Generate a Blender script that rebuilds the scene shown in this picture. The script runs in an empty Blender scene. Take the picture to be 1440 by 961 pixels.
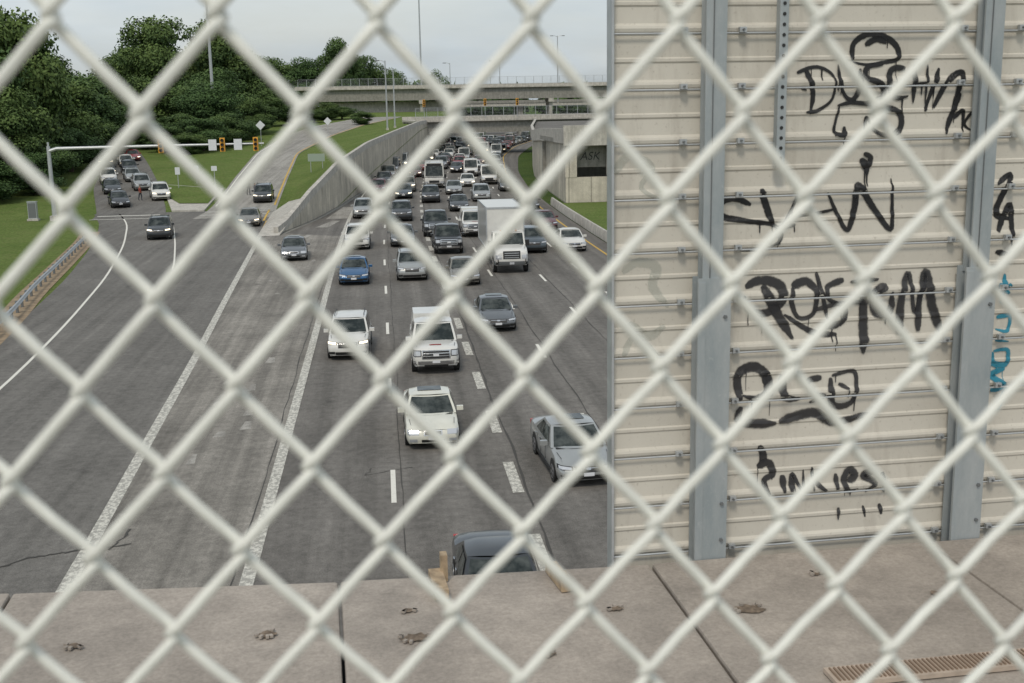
import bpy, bmesh, math, random
import numpy as np
from mathutils import Matrix, Vector
random.seed(7); rng=np.random.default_rng(7)
D=bpy.data; SC=bpy.context.scene
H=11.3
# ------------------------------------------------------------------ materials
def newmat(name):
    m=D.materials.new(name); m.use_nodes=True
    nt=m.node_tree; b=nt.nodes['Principled BSDF']; return m,nt,b
def flat(name,col,rough=.5,metal=0,coat=0,emis=0,ecol=None,var=0.0,scale=6,spec=.5):
    m,nt,b=newmat(name)
    b.inputs['Base Color'].default_value=(*col,1); b.inputs['Roughness'].default_value=rough
    b.inputs['Metallic'].default_value=metal; b.inputs['Coat Weight'].default_value=coat
    b.inputs['Coat Roughness'].default_value=.05; b.inputs['Specular IOR Level'].default_value=spec
    if emis:
        b.inputs['Emission Color'].default_value=(*(ecol or col),1); b.inputs['Emission Strength'].default_value=emis
    if var:
        tc=nt.nodes.new('ShaderNodeTexCoord'); no=nt.nodes.new('ShaderNodeTexNoise'); no.inputs['Scale'].default_value=scale; no.inputs['Detail'].default_value=8
        nt.links.new(tc.outputs['Object'],no.inputs['Vector'])
        r=nt.nodes.new('ShaderNodeMapRange'); r.inputs['From Min'].default_value=.3; r.inputs['From Max'].default_value=.7
        r.inputs['To Min'].default_value=1-var; r.inputs['To Max'].default_value=1+var; nt.links.new(no.outputs[0],r.inputs[0])
        v=nt.nodes.new('ShaderNodeVectorMath'); v.operation='SCALE'; v.inputs[0].default_value=col
        nt.links.new(r.outputs[0],v.inputs['Scale']); nt.links.new(v.outputs[0],b.inputs['Base Color'])
    return m
def noise(nt,vec,scale,detail=6,rough=.6,mscale=None):
    if mscale:
        mp=nt.nodes.new('ShaderNodeMapping'); mp.inputs['Scale'].default_value=mscale; nt.links.new(vec,mp.inputs['Vector']); vec=mp.outputs[0]
    n=nt.nodes.new('ShaderNodeTexNoise'); n.inputs['Scale'].default_value=scale; n.inputs['Detail'].default_value=detail; n.inputs['Roughness'].default_value=rough
    nt.links.new(vec,n.inputs['Vector']); return n.outputs[0]
def rmap(nt,s,a,b,c,d):
    r=nt.nodes.new('ShaderNodeMapRange'); 
    for i,v in enumerate((a,b,c,d)): r.inputs[i+1].default_value=v
    nt.links.new(s,r.inputs[0]); return r.outputs[0]
def math2(nt,op,a,b):
    m=nt.nodes.new('ShaderNodeMath'); m.operation=op
    for i,v in enumerate((a,b)):
        if isinstance(v,(int,float)): m.inputs[i].default_value=v
        else: nt.links.new(v,m.inputs[i])
    return m.outputs[0]
def mixc(nt,f,a,b):
    m=nt.nodes.new('ShaderNodeMix'); m.data_type='RGBA'
    if isinstance(f,(int,float)): m.inputs[0].default_value=f
    else: nt.links.new(f,m.inputs[0])
    for i,v in ((6,a),(7,b)):
        if isinstance(v,tuple): m.inputs[i].default_value=(*v,1)
        else: nt.links.new(v,m.inputs[i])
    return m.outputs[2]
def scalec(nt,c,f):
    v=nt.nodes.new('ShaderNodeVectorMath'); v.operation='SCALE'
    if isinstance(c,tuple): v.inputs[0].default_value=c
    else: nt.links.new(c,v.inputs[0])
    nt.links.new(f,v.inputs['Scale']); return v.outputs[0]
def bump(nt,b,h,dist=.02,st=.5):
    n=nt.nodes.new('ShaderNodeBump'); n.inputs['Distance'].default_value=dist; n.inputs['Strength'].default_value=st
    nt.links.new(h,n.inputs['Height']); nt.links.new(n.outputs[0],b.inputs['Normal'])

def asphalt(name,base,lane=True,patch=.25,warm=(1,1,1)):
    m,nt,b=newmat(name); tc=nt.nodes.new('ShaderNodeTexCoord'); ob=tc.outputs['Object']; uv=tc.outputs['UV']
    a=rmap(nt,noise(nt,ob,3.0,9,.75),.3,.7,.70,1.30)
    s=rmap(nt,noise(nt,ob,26,3,.8),.35,.65,.74,1.26)
    l=rmap(nt,noise(nt,uv,1.0,6,.65,(1.7,.035,1)),.3,.7,1-patch,1+patch)
    p=rmap(nt,noise(nt,ob,.22,5,.7),.3,.7,1-patch*.8,1+patch*.8)
    f=math2(nt,'MULTIPLY',math2(nt,'MULTIPLY',a,s),math2(nt,'MULTIPLY',l,p))
    if lane:
        sx=nt.nodes.new('ShaderNodeSeparateXYZ'); nt.links.new(uv,sx.inputs[0])
        w=math2(nt,'COSINE',math2(nt,'MULTIPLY',sx.outputs[0],2*math.pi/1.78),0)
        f=math2(nt,'MULTIPLY',f,rmap(nt,w,-1,1,.88,1.09))
    # oil spots
    o=rmap(nt,noise(nt,ob,1.1,4,.5,(1,.5,1)),.66,.74,1,.72); f=math2(nt,'MULTIPLY',f,o)
    c=scalec(nt,tuple(base*x for x in warm),f); nt.links.new(c,b.inputs['Base Color'])
    b.inputs['Roughness'].default_value=.9; b.inputs['Specular IOR Level'].default_value=.22
    bump(nt,b,noise(nt,ob,30,4,.8),.01,.6); return m
def concrete(name,base,panel=None,stain=.3,sc=1.5):
    m,nt,b=newmat(name); tc=nt.nodes.new('ShaderNodeTexCoord'); ob=tc.outputs['Object']
    a=rmap(nt,noise(nt,ob,sc,9,.7),.3,.7,1-stain,1+stain*.7)
    s=rmap(nt,noise(nt,ob,sc*25,4,.8),.3,.7,.80,1.18)
    v=rmap(nt,noise(nt,ob,sc*2,5,.6,(1.5,1.5,.12)),.3,.7,1-stain*.7,1+stain*.4)
    f=math2(nt,'MULTIPLY',math2(nt,'MULTIPLY',a,s),v)
    if panel:
        br=nt.nodes.new('ShaderNodeTexBrick'); nt.links.new(tc.outputs['UV'],br.inputs['Vector']); br.offset=0
        br.inputs['Scale'].default_value=1; br.inputs['Brick Width'].default_value=panel[0]; br.inputs['Row Height'].default_value=panel[1]; br.inputs['Mortar Size'].default_value=.06
        br.inputs['Color1'].default_value=(1,1,1,1); br.inputs['Color2'].default_value=(.84,.84,.84,1); br.inputs['Mortar'].default_value=(.5,.5,.5,1)
        f=math2(nt,'MULTIPLY',f,br.outputs[0])
    nt.links.new(scalec(nt,base,f),b.inputs['Base Color']); b.inputs['Roughness'].default_value=.9
    bump(nt,b,noise(nt,ob,sc*18,6,.75),.004,.7); return m
def grassmat(name,c1,c2,c3):
    m,nt,b=newmat(name); tc=nt.nodes.new('ShaderNodeTexCoord'); ob=tc.outputs['Object']
    x=mixc(nt,rmap(nt,noise(nt,ob,.12,6,.7),.35,.65,0,1),c1,c2)
    x=mixc(nt,rmap(nt,noise(nt,ob,.6,8,.8),.5,.75,0,.8),x,c3)
    f=rmap(nt,noise(nt,ob,4,5,.8),.3,.7,.5,1.5)
    nt.links.new(scalec(nt,x,f),b.inputs['Base Color']); b.inputs['Roughness'].default_value=1; b.inputs['Specular IOR Level'].default_value=.1
    bump(nt,b,noise(nt,ob,6,5,.8),.25,.7); return m
def paintline(name,col,wear=.5,bars=None,under=(.15,.142,.125)):
    m,nt,b=newmat(name); tc=nt.nodes.new('ShaderNodeTexCoord'); ob=tc.outputs['Object']
    f=rmap(nt,noise(nt,ob,7,8,.85),wear-.1,wear+.1,0,.9)
    if bars:
        f2=rmap(nt,noise(nt,ob,bars,3,.7,(1.5,1,1)),.46,.54,0,.62); f=math2(nt,'MAXIMUM',f,f2)
    nt.links.new(mixc(nt,f,col,under),b.inputs['Base Color']); b.inputs['Roughness'].default_value=.7; return m

M={}
M['asph']=asphalt('asphalt_highway',.150,True,.20,(1.06,.995,.91))
M['asphL']=asphalt('asphalt_ramp',.152,False,.20,(1.05,1,.92))
M['gore']=asphalt('asphalt_gore',.205,False,.34,(1.07,1.0,.89))
M['patch']=asphalt('asphalt_patch',.29,False,.26,(1.05,1,.91))
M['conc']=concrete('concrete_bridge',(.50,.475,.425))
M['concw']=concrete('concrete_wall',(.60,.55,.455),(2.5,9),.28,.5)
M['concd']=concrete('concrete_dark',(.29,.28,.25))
M['ledge']=concrete('concrete_ledge',(.37,.325,.28),None,.26,1.6)
M['grass']=grassmat('grass',(.11,.165,.04),(.155,.205,.06),(.20,.195,.085))
M['field']=grassmat('field',(.05,.09,.025),(.08,.12,.03),(.09,.1,.04))
M['white']=paintline('line_white',(.74,.72,.65),.64)
M['whiteb']=paintline('line_white_profiled',(.66,.64,.57),.58,5)
M['yellow']=paintline('line_yellow',(.60,.38,.06),.64)
M['seam']=flat('tar_seam',(.06,.056,.05),.8)
M['steel']=flat('galvanised_steel',(.46,.48,.49),.45,.4,var=.12,scale=9)
M['steeld']=flat('dark_steel',(.18,.19,.195),.5,.4)
M['dirt']=flat('dirt',(.28,.21,.135),.95,var=.35,scale=2)
M['bark']=flat('bark',(.10,.075,.055),.95,var=.3,scale=4)
M['wood']=flat('timber',(.36,.27,.175),.85,var=.35,scale=20)
M['black']=flat('black_plastic',(.02,.02,.02),.5)
M['tyre']=flat('tyre',(.022,.022,.022),.85)
M['rim']=flat('rim',(.45,.46,.48),.3,.8)
M['chrome']=flat('chrome',(.65,.66,.68),.18,1)
M['lamp']=flat('lamp_glass',(.55,.57,.6),.12,.3,coat=1)
M['lampon']=flat('lamp_lit',(.9,.85,.75),.2,emis=2.6,ecol=(1,.84,.58))
M['amber']=flat('amber',(.6,.2,.02),.3)
M['redl']=flat('tail_red',(.4,.01,.01),.3)
M['plate']=flat('plate',(.65,.66,.68),.5)
M['sign']=flat('sign_white',(.66,.68,.70),.5,var=.06)
M['signy']=flat('signal_yellow',(.75,.36,.04),.5)
M['skin']=flat('skin',(.30,.17,.11),.6)
M['shirt']=flat('shirt',(.10,.10,.12),.9); M['shirt2']=flat('shirt_red',(.30,.07,.05),.9)
M['pants']=flat('pants',(.04,.045,.06),.9); M['hair']=flat('hair',(.015,.012,.01),.8)
m,nt,b=newmat('car_glass'); tc=nt.nodes.new('ShaderNodeTexCoord')
c=mixc(nt,rmap(nt,noise(nt,tc.outputs['Object'],2.2,3,.6),.4,.65,0,1),(.012,.018,.017),(.075,.085,.08)); nt.links.new(c,b.inputs['Base Color'])
b.inputs['Roughness'].default_value=.08; b.inputs['Specular IOR Level'].default_value=.42; M['glass']=m
def paint(name,col,metal=.0,rough=.35):
    m,nt,b=newmat('paint_'+name); tc=nt.nodes.new('ShaderNodeTexCoord')
    f=rmap(nt,noise(nt,tc.outputs['Object'],1.7,6,.6),.3,.7,.90,1.05)
    nt.links.new(scalec(nt,col,f),b.inputs['Base Color']); b.inputs['Roughness'].default_value=rough; b.inputs['Metallic'].default_value=metal
    b.inputs['Coat Weight'].default_value=.8; b.inputs['Coat Roughness'].default_value=.1; return m
P=dict(white=paint('white',(.70,.69,.65)),cream=paint('cream',(.70,.69,.60)),silver=paint('silver',(.42,.43,.42),.5),gray=paint('gray',(.15,.16,.17),.4),
 black=paint('black',(.018,.019,.022)),dark=paint('dark',(.04,.045,.05),.3),blue=paint('blue',(.03,.12,.27),.4),red=paint('red',(.25,.02,.02)),
 slate=paint('slate',(.075,.095,.11),.4),tan=paint('tan',(.27,.255,.22),.4),maroon=paint('maroon',(.10,.02,.025)))

# ------------------------------------------------------------------ mesh builder
class MB:
    def __init__(s): s.v=[];s.f=[];s.m=[];s.mats=[]
    def mi(s,mat):
        if mat not in s.mats: s.mats.append(mat)
        return s.mats.index(mat)
    def add(s,vs,fs,mat):
        o=len(s.v); s.v+= [tuple(v) for v in vs]; k=s.mi(mat)
        for f in fs: s.f.append(tuple(i+o for i in f)); s.m.append(k)
        return o
    def box(s,c,size,mat,rot=None,taper=1):
        x,y,z=[a/2 for a in size]; vs=[]
        for sz in (-1,1):
            t=taper if sz>0 else 1
            for sx,sy in ((-1,-1),(1,-1),(1,1),(-1,1)):
                p=Vector((sx*x*t,sy*y*t,sz*z))
                if rot is not None: p=rot@p
                vs.append(p+Vector(c))
        s.add(vs,[(3,2,1,0),(4,5,6,7),(0,1,5,4),(1,2,6,5),(2,3,7,6),(3,0,4,7)],mat)
    def tube(s,pts,rad,mat,n=8,cap=True):
        pts=[Vector(p) for p in pts]; k=len(pts)
        if isinstance(rad,(int,float)): rad=[rad]*k
        vs=[]; 
        for i,p in enumerate(pts):
            t=(pts[min(i+1,k-1)]-pts[max(i-1,0)]).normalized()
            a=Vector((0,0,1)) if abs(t.z)<.9 else Vector((1,0,0))
            u=t.cross(a).normalized(); w=t.cross(u)
            for j in range(n):
                q=2*math.pi*j/n; vs.append(p+rad[i]*(math.cos(q)*u+math.sin(q)*w))
        fs=[(i*n+j,i*n+(j+1)%n,(i+1)*n+(j+1)%n,(i+1)*n+j) for i in range(k-1) for j in range(n)]
        if cap: fs+= [tuple(range(n)),tuple(range((k-1)*n,k*n))[::-1]]
        s.add(vs,fs,mat)
    def grid(s,rows,mat,flip=False):
        n=len(rows[0]); vs=[p for r in rows for p in r]
        fs=[]
        for i in range(len(rows)-1):
            for j in range(n-1):
                q=(i*n+j,i*n+j+1,(i+1)*n+j+1,(i+1)*n+j); fs.append(q[::-1] if flip else q)
        s.add(vs,fs,mat)
    def mesh(s,name,smooth=None,uvf=None):
        me=D.meshes.new(name); me.from_pydata(s.v,[],s.f); 
        for m in s.mats: me.materials.append(m)
        me.polygons.foreach_set('material_index',s.m)
        if uvf:
            uv=me.uv_layers.new(name='UVMap')
            for l in me.loops: uv.data[l.index].uv=uvf(l.vertex_index,me.vertices[l.vertex_index].co)
        me.update()
        if smooth is not None:
            me.polygons.foreach_set('use_smooth',[True]*len(me.polygons)); me.set_sharp_from_angle(angle=math.radians(smooth))
        return me
def obj(name,me,loc=(0,0,0),rz=0,sc=1,parent=None):
    o=D.objects.new(name,me); SC.collection.objects.link(o); o.location=loc; o.rotation_euler=(0,0,rz)
    o.scale=(sc,sc,sc) if isinstance(sc,(int,float)) else sc
    if parent: o.parent=parent
    return o
def fixn(me):
    bm=bmesh.new(); bm.from_mesh(me); bmesh.ops.recalc_face_normals(bm,faces=bm.faces); bm.to_mesh(me); bm.free()
def fn(pts,sm=10):
    xs=[p[0] for p in pts]; ys=[p[1] for p in pts]
    return lambda y:float(np.mean(np.interp(np.linspace(y-sm,y+sm,9),xs,ys)))
CX=fn([(-60,-.4),(32,.2),(60,.4),(97,.6),(122,1.1),(151,2.3),(188,4.6),(242,10.2),(290,18.3),(350,33),(420,58),(520,105)],10)
def Hh(y): return float(np.interp(y,[-100,130,260,330,2000],[0,0,6.5,8.5,8.5]))
def strip(name,fl,fr,y0,y1,zoff,mat,step=4,hill=False,nx=2):
    ys=sorted(set(list(np.arange(y0,y1,step))+[y1]+[k for k in (130,260,330) if y0<k<y1])); b=MB(); rows=[]
    for y in ys:
        l,r=fl(y),fr(y); z=(Hh(y) if hill else 0)+zoff
        rows.append([(l+(r-l)*i/(nx-1),float(y),z) for i in range(nx)])
    b.grid(rows,mat)
    me=b.mesh(name,uvf=lambda i,co:(co.x-CX(co.y),co.y)); return obj(name,me)
off=lambda d:(lambda y:CX(y)+d)

# ------------------------------------------------------------------ ground and roads
b=MB(); b.grid([[(x,y,-.06) for x in (-2500,-300,300,2500)] for y in (-400,0,600,3500)],M['field']); obj('ground',b.mesh('ground'))
LE=fn([(20,-14.9),(50,-15.6),(63,-16.5),(81,-18.2),(100,-20.8),(119,-24.2),(131,-27.5),(141,-30)],5)
LP=lambda y: LE(y)-2.6
WX=fn([(60,-14),(100,-9.6),(107,-8.2),(117,-6.1),(134,-3.8),(163,-.6),(198.6,4.1),(242,9.7),(300,22)],4)
strip('highway_road',lambda y: -12.0 if y<100 else WX(y)-.1,lambda y:CX(y)+17.6+max(0,y-150)*.02,-30,440,0,M['asph'],5)
L0=fn([(-40,-7.5),(27,-7.7),(41,-8.1),(53,-8.4),(70,-9),(86,-9.5),(102,-10),(126,-11),(161,-11.9),(197,-12.6),(235,-8.5),(262,-3.5)],5)
strip('ramp_road',LP,lambda y:L0(y)+.05,-30,134,.004,M['asphL'],5)
strip('gore_pavement',lambda y:L0(y),lambda y:min(CX(y)-3.5,WX(y) if y>104 else 99),-30,122,.008,M['gore'],4)
strip('hill',lambda y:-300,lambda y:(WX(y)+.1 if y>131 else WX(y)),118,600,-.03,M['grass'],6,hill=True,nx=12)
strip('grass_verge',lambda y:-300,LP,-60,130,-.02,M['grass'],6)
RR=fn([(122,-10.4),(126,-10.6),(161,-11.4),(197,-12),(233,-7.3),(262,-1),(300,8)],5)
RL=fn([(122,-18.5),(134,-17.9),(162,-18.6),(199,-19.1),(236,-16.5),(254,-13.2),(300,-2)],5)
strip('ramp_upper_road',RL,RR,122,300,.02,M['patch'],4,hill=True)
SLt=fn([(118,-28),(130,-29.5),(137,-31.2),(154,-35.2),(171,-38),(184,-40.5),(203,-45),(240,-56)],4)
SRt=fn([(118,-21),(132,-22.6),(156,-27.4),(174,-31.4),(191,-35.3),(210,-40),(240,-50)],4)
strip('side_street',SLt,SRt,124,240,.02,M['asphL'],4,hill=True)
strip('junction_pavement',lambda y:LP(y)+.2,lambda y:RR(y) if y>122 else L0(y),112,135,.012,M['asphL'],4)
b=MB(); isl=[(-21.9,131),(-18.4,130.5),(-18.6,150),(-27.0,156),(-24.4,143)]
n=len(isl); zt=[Hh(p[1])+.14 for p in isl]
b.add([(x,y,Hh(y)-.1) for x,y in isl]+[(x,y,z) for (x,y),z in zip(isl,zt)],[tuple(range(n,2*n))]+[(i,(i+1)%n,n+(i+1)%n,n+i) for i in range(n)],M['conc'])
me=b.mesh('isl'); fixn(me)
b2=MB(); cen=Vector((sum(p[0] for p in isl)/n,sum(p[1] for p in isl)/n)); ins=[(cen+(Vector(p)-cen)*.93) for p in isl]
ins=[p+Vector((0,4.5)) if p.y<135 else p for p in ins]
b2.add([(p.x,p.y,Hh(p.y)+.2) for p in ins],[tuple(range(n))],M['grass'])
e=obj('traffic_island',me); obj('turf',b2.mesh('turf'),parent=e)
wallh=fn([(100,0),(107,.25),(117,2.5),(134,4.4),(163,5.5),(198,6.2),(242,6.9),(262,7.0)],2)
def bank():
    b=MB(); rows=[]
    for y in np.arange(119,263,4):
        l=RR(y)+.6; r=WX(y)-.25; zl=Hh(y)+.03; zr=max(wallh(y)-.35,zl)
        rows.append([(l+(r-l)*t,y,zl+(zr-zl)*(t*t*(3-2*t))) for t in np.linspace(0,1,9)])
    b.grid(rows,M['grass']); return obj('grass_bank',b.mesh('grass_bank',60))
bank()
b=MB(); b.grid([[(-10.3,104,.03),(-8.4,104,.03)],[(-10.6,119,.12),(-6.6,119,2.2)],[(-10.7,126,.15),(-9.0,126,1.2)]],M['conc']); obj('gore_nose_paving',b.mesh('g'))
def retwall(name,fx,y0,y1,hf,mat,th=.45,step=3,side=1):
    b=MB(); ys=list(np.arange(y0,y1,step))+[y1]
    rows=[]
    for y in ys:
        x=fx(y); h=hf(y); rows.append([(x,y,-.1),(x,y,h),(x-side*th,y,h),(x-side*th,y,-.1)])
    b.grid(rows,mat)
    b.add([rows[0][i] for i in range(4)],[(0,1,2,3)],mat); b.add([rows[-1][i] for i in range(4)],[(3,2,1,0)],mat)
    rows=[]
    for y in ys:
        x=fx(y); h=hf(y); rows.append([(x+side*.06,y,h-.28),(x+side*.06,y,h+.5),(x-side*.36,y,h+.5),(x-side*.36,y,h-.1)])
    b.grid(rows,M['conc']); b.add([rows[0][i] for i in range(4)],[(0,1,2,3)],M['conc'])
    rows=[]
    for y in ys: x=fx(y); rows.append([(x+.02,y,.012),(x+.45,y,.012)])
    b.grid(rows,M['concd'])
    me=b.mesh(name,uvf=lambda i,co:(co.y,co.z)); fixn(me); return obj(name,me)
retwall('retaining_wall',lambda y:WX(y),105,256,wallh,M['concw'])

# ------------------------------------------------------------------ markings
def line(f,w,y0,y1,mat,z=.014,hill=False,step=3): return (lambda y:f(y)-w/2, lambda y:f(y)+w/2,y0,y1,mat,z,hill,step)
def marks(name,items):
    b=MB()
    for fl,fr,y0,y1,mat,z,hill,step in items:
        ys=sorted(set(list(np.arange(y0,y1,step))+[y1]+[k for k in (130,260) if y0<k<y1])); b.grid([[(fl(y),y,z+(Hh(y) if hill else 0)),(fr(y),y,z+(Hh(y) if hill else 0))] for y in ys],mat)
    return obj(name,b.mesh(name))
it=[]
it.append(line(off(-3.6),.34,-30,128,M['whiteb'])); it.append(line(lambda y:CX(y)-3.6,.16,128,300,M['white']))
it.append(line(L0,.36,-30,104,M['whiteb'],.016))
it.append(line(lambda y:LE(y),.15,-30,136,M['white'],.02))
it.append(line(lambda y:CX(y)+16.3,.16,-30,400,M['yellow']))
for k in range(-3,26): it.append(line(off(0),.15,32.3+12.6*k,35.4+12.6*k,M['white']))
for k in range(-8,30): it.append(line(off(3.65),.34,32.6+6.4*k,35.6+6.4*k,M['whiteb']))
for o,ph in ((6.95,50.6),(10.1,60.2),(13.0,77.6)):
    for k in range(-6,24): it.append(line(off(o),.15,ph+12.6*k,ph+3+12.6*k,M['white']))
for y0 in (47,61,): it.append(line(lambda y:-12.1-(y-47)*.042,.15,y0-.2,y0+2.6,M['white'],.02))
it.append(line(fn([(80,-13.9),(86,-14.5),(101,-16.8),(115,-19.2),(129,-21.9)],3),.13,84,127,M['white'],.02))
marks('lane_markings',it)
it=[line(lambda y:L0(y),.2,104,118,M['yellow'],.024),line(lambda y:L0(y)-.3,.2,118,134,M['yellow'],.03),line(lambda y:RR(y)-.35,.2,134,290,M['yellow'],.03,True),line(lambda y:RL(y)+.4,.15,134,290,M['white'],.03,True)]
def bar(x0,x1,y0,y1,z=.03,mat=None): 
    return (lambda y:x0,lambda y:x1,y0,y1,mat or M['white'],z,False,5)
it+= [bar(-29,-22.6,127.4,128.0),bar(-29,-22.6,123.8,124.1),bar(-18.2,-11,129.4,129.7),bar(-18.2,-11,125.6,125.9)]
marks('stop_lines',it)
b=MB()
def seam(f,y0,y1,w,z=.0125,jit=.03,step=.8):
    rows=[]; j=0
    for y in np.arange(y0,y1,step):
        j=.8*j+random.uniform(-jit,jit); ww=w*random.uniform(.5,1.3); x=f(y)+j; rows.append([(x-ww/2,y,z),(x+ww/2,y,z)])
    b.grid(rows,M['seam'])
seam(off(3.95),-10,150,.08); seam(off(7.2),-10,150,.05); seam(off(.28),-10,130,.03); seam(off(10.35),30,150,.05); seam(off(-3.95),-10,110,.04)
def crack(pts,w=.05,z=.0125):
    pp=[]
    for a,c in zip(pts[:-1],pts[1:]):
        for t in np.linspace(0,1,8,endpoint=False): pp.append((a[0]+(c[0]-a[0])*t+random.uniform(-.06,.06),a[1]+(c[1]-a[1])*t+random.uniform(-.06,.06)))
    rows=[]
    for i,p in enumerate(pp):
        q=pp[min(i+1,len(pp)-1)]; o=pp[max(i-1,0)]; t=Vector((q[0]-o[0],q[1]-o[1])).normalized(); ww=w*random.uniform(.3,1)/2
        rows.append([(p[0]-t.y*ww,p[1]+t.x*ww,z),(p[0]+t.y*ww,p[1]-t.x*ww,z)])
    b.grid(rows,M['seam'])
for _ in range(7):
    x=random.uniform(-13,13); y=random.uniform(27,85); crack([(x,y),(x+random.uniform(-2,2),y+random.uniform(-.8,.8)),(x+random.uniform(-3,3),y+random.uniform(-1,2))],.045)
crack([(-10.2,28.5),(-9.2,29.6),(-8.2,29.9),(-6.5,30.2)],.12,.018); crack([(-7.2,29.9),(-6.9,31.5)],.1,.018)
obj('tar_seams',b.mesh('seams'))
b=MB()
for (x0,x1,y0,y1) in ((-4.9,-2.6,118,131),(-5.6,-4.4,110,116),(-7.4,-6.6,98,104)):
    b.grid([[(x0,y0,.0105),(x1,y0,.0105)],[(x0+1.4,y1,.0105),(x1+1.0,y1,.0105)]],M['patch'])
# small repair patches in the gore
for i in range(14):
    x0=random.uniform(-7.6,-4.6); y0=random.uniform(33,95); w=random.uniform(.25,.6); l=random.uniform(.4,1.3)
    b.grid([[(x0,y0,.0135),(x0+w,y0+.1,.0135)],[(x0+.1,y0+l,.0135),(x0+w*.8,y0+l,.0135)]],M['patch'])
obj('pavement_patches',b.mesh('p',uvf=lambda i,co:(co.x,co.y)))
GR=fn([(40,-17.4),(50,-18.2),(65.7,-19.9),(74.5,-21.2),(85.8,-22.5),(104,-24.7),(124,-28)],3)
strip('dirt_strip',lambda y:GR(y)-1.0,lambda y:GR(y)+.7,-20,112,.01,M['dirt'],3)
b=MB(); pf=[(.0,.43),(.07,.48),(.0,.56),(0,.60),(.07,.68),(.0,.73)]
rows=[]
for y in np.arange(38,106,2): rows.append([(GR(y)+.1+px,y,pz) for px,pz in pf])
b.grid(rows,M['steel'])
for y in np.arange(38,106,2): b.box((GR(y)-.02,y,.33),(.12,.16,.72),M['steeld'])
obj('guardrail',b.mesh('guardrail',40))

# ------------------------------------------------------------------ overpasses
def overpass(name,p0,p1,z0,z1,fence,depth=12,piers=()):
    p0=Vector(p0);p1=Vector(p1);L=(p1-p0).length; ang=math.atan2(p1.y-p0.y,p1.x-p0.x); b=MB()
    b.box((L/2,depth/2,z1-.2-.001),(L,depth,.4),M['conc'])
    for yy in (.15,depth-.15): b.box((L/2,yy,z1+.35),(L,.3,.7),M['conc'])
    b.box((L/2,-.12,z1-.1),(L,.3,.35),M['conc'])
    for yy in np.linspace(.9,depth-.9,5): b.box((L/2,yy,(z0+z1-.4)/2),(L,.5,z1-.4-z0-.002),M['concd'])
    for px in piers:
        b.box((px,depth/2,z0-.5),(1.4,depth-.6,1.0),M['conc'])
        for yy in np.linspace(1.5,depth-1.5,4): b.tube([(px,yy,-.1),(px,yy,z0-.9)],.5,M['conc'],10)
    ztop=z1+.7
    for x in np.arange(0,L,2.4): b.tube([(x,.1,ztop),(x,.1,ztop+fence)],.06,M['steel'],5)
    for k in np.linspace(.05,1,7): b.box((L/2,.1,ztop+fence*k),(L,.035,.07 if k>.99 or k<.06 else .03),M['steel'])
    me=b.mesh(name); fixn(me); return obj(name,me,(p0.x,p0.y,0),ang)
overpass('overpass_near',(9.2,250),(75,262),4.6,7.3,1.9,14,piers=(33.5,))
overpass('overpass_far',(-34,334),(120,326),11.6,15.0,1.9,12,piers=(18,48,84))
b=MB(); b.box((3,346,5.6),(42,24,11.4),M['conc'],taper=.8); obj('overpass_abutment',b.mesh('a'))
b=MB(); b.box((60,402,9.8),(120,9,1.1),M['conc']); b.box((60,397.4,10.7),(120,.3,.9),M['concd'])
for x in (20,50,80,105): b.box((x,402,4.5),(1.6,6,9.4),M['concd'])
obj('flyover',b.mesh('f'))
b=MB()
def vwall(pa,pb,z0a,z1a,z0b,z1b,mat): b.grid([[(pa[0],pa[1],z0a),(pa[0],pa[1],z1a)],[(pb[0],pb[1],z0b),(pb[0],pb[1],z1b)]],mat)
cor=[(34.5,250),(27.6,205),(24.2,178),(22.2,155),(21.0,129)]
for a,c in zip(cor[:-1],cor[1:]):
    ta,tc_=[np.interp(p[1],[129,155,178,205,250],[7.4,6.9,6.1,6.2,6.6]) for p in (a,c)]
    vwall(a,c,-.1,ta,-.1,tc_,M['concw'])
    b.grid([[(a[0]-.25,a[1],ta-.9),(a[0]-.25,a[1],ta+.7),(a[0]+.2,a[1],ta+.7)],[(c[0]-.25,c[1],tc_-.9),(c[0]-.25,c[1],tc_+.7),(c[0]+.2,c[1],tc_+.7)]],M['conc'])
    b.grid([[(a[0]+.2,a[1],ta+.1),(a[0]+30,a[1],ta+.1)],[(c[0]+.2,c[1],tc_+.1),(c[0]+30,c[1],tc_+.1)]],M['asphL'])
b.box((31,128.9,1.35),(20,.5,2.9),M['concw']); b.box((21.6,129.1,4.9),(1.3,1.0,4.2),M['concw'])
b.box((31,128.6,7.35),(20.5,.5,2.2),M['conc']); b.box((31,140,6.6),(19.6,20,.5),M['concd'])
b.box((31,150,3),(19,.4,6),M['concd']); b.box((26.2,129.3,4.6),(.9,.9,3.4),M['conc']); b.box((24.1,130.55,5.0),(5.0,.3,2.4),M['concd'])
me=b.mesh('abut',uvf=lambda i,co:(co.y+co.x,co.z)); fixn(me); e=obj('ramp_abutment',me)
M['tagw']=flat('tag_faded',(.06,.06,.06),.9,var=.4,scale=3)
cu=D.curves.new('tag','FONT'); cu.body='ASK'; cu.size=1.25; cu.shear=.25; cu.materials.append(M['tagw'])
o=D.objects.new('graffiti_text',cu); SC.collection.objects.link(o); o.parent=e; o.location=(22.9,130.38,4.6); o.rotation_euler=(math.pi/2,0,0)
strip('roadside_grass',lambda y:CX(y)+17.7,lambda y:60,-40,128.6,.02,M['grass'],6)
b=MB(); rows=[]
for y in np.arange(-20,128,3): x=CX(y)+17.7; rows.append([(x,y,0),(x+.02,y,.5),(x+.1,y,.81),(x+.28,y,.81),(x+.36,y,.5),(x+.4,y,0)])
b.grid(rows,M['conc']); obj('roadside_barrier',b.mesh('rb',40))

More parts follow.
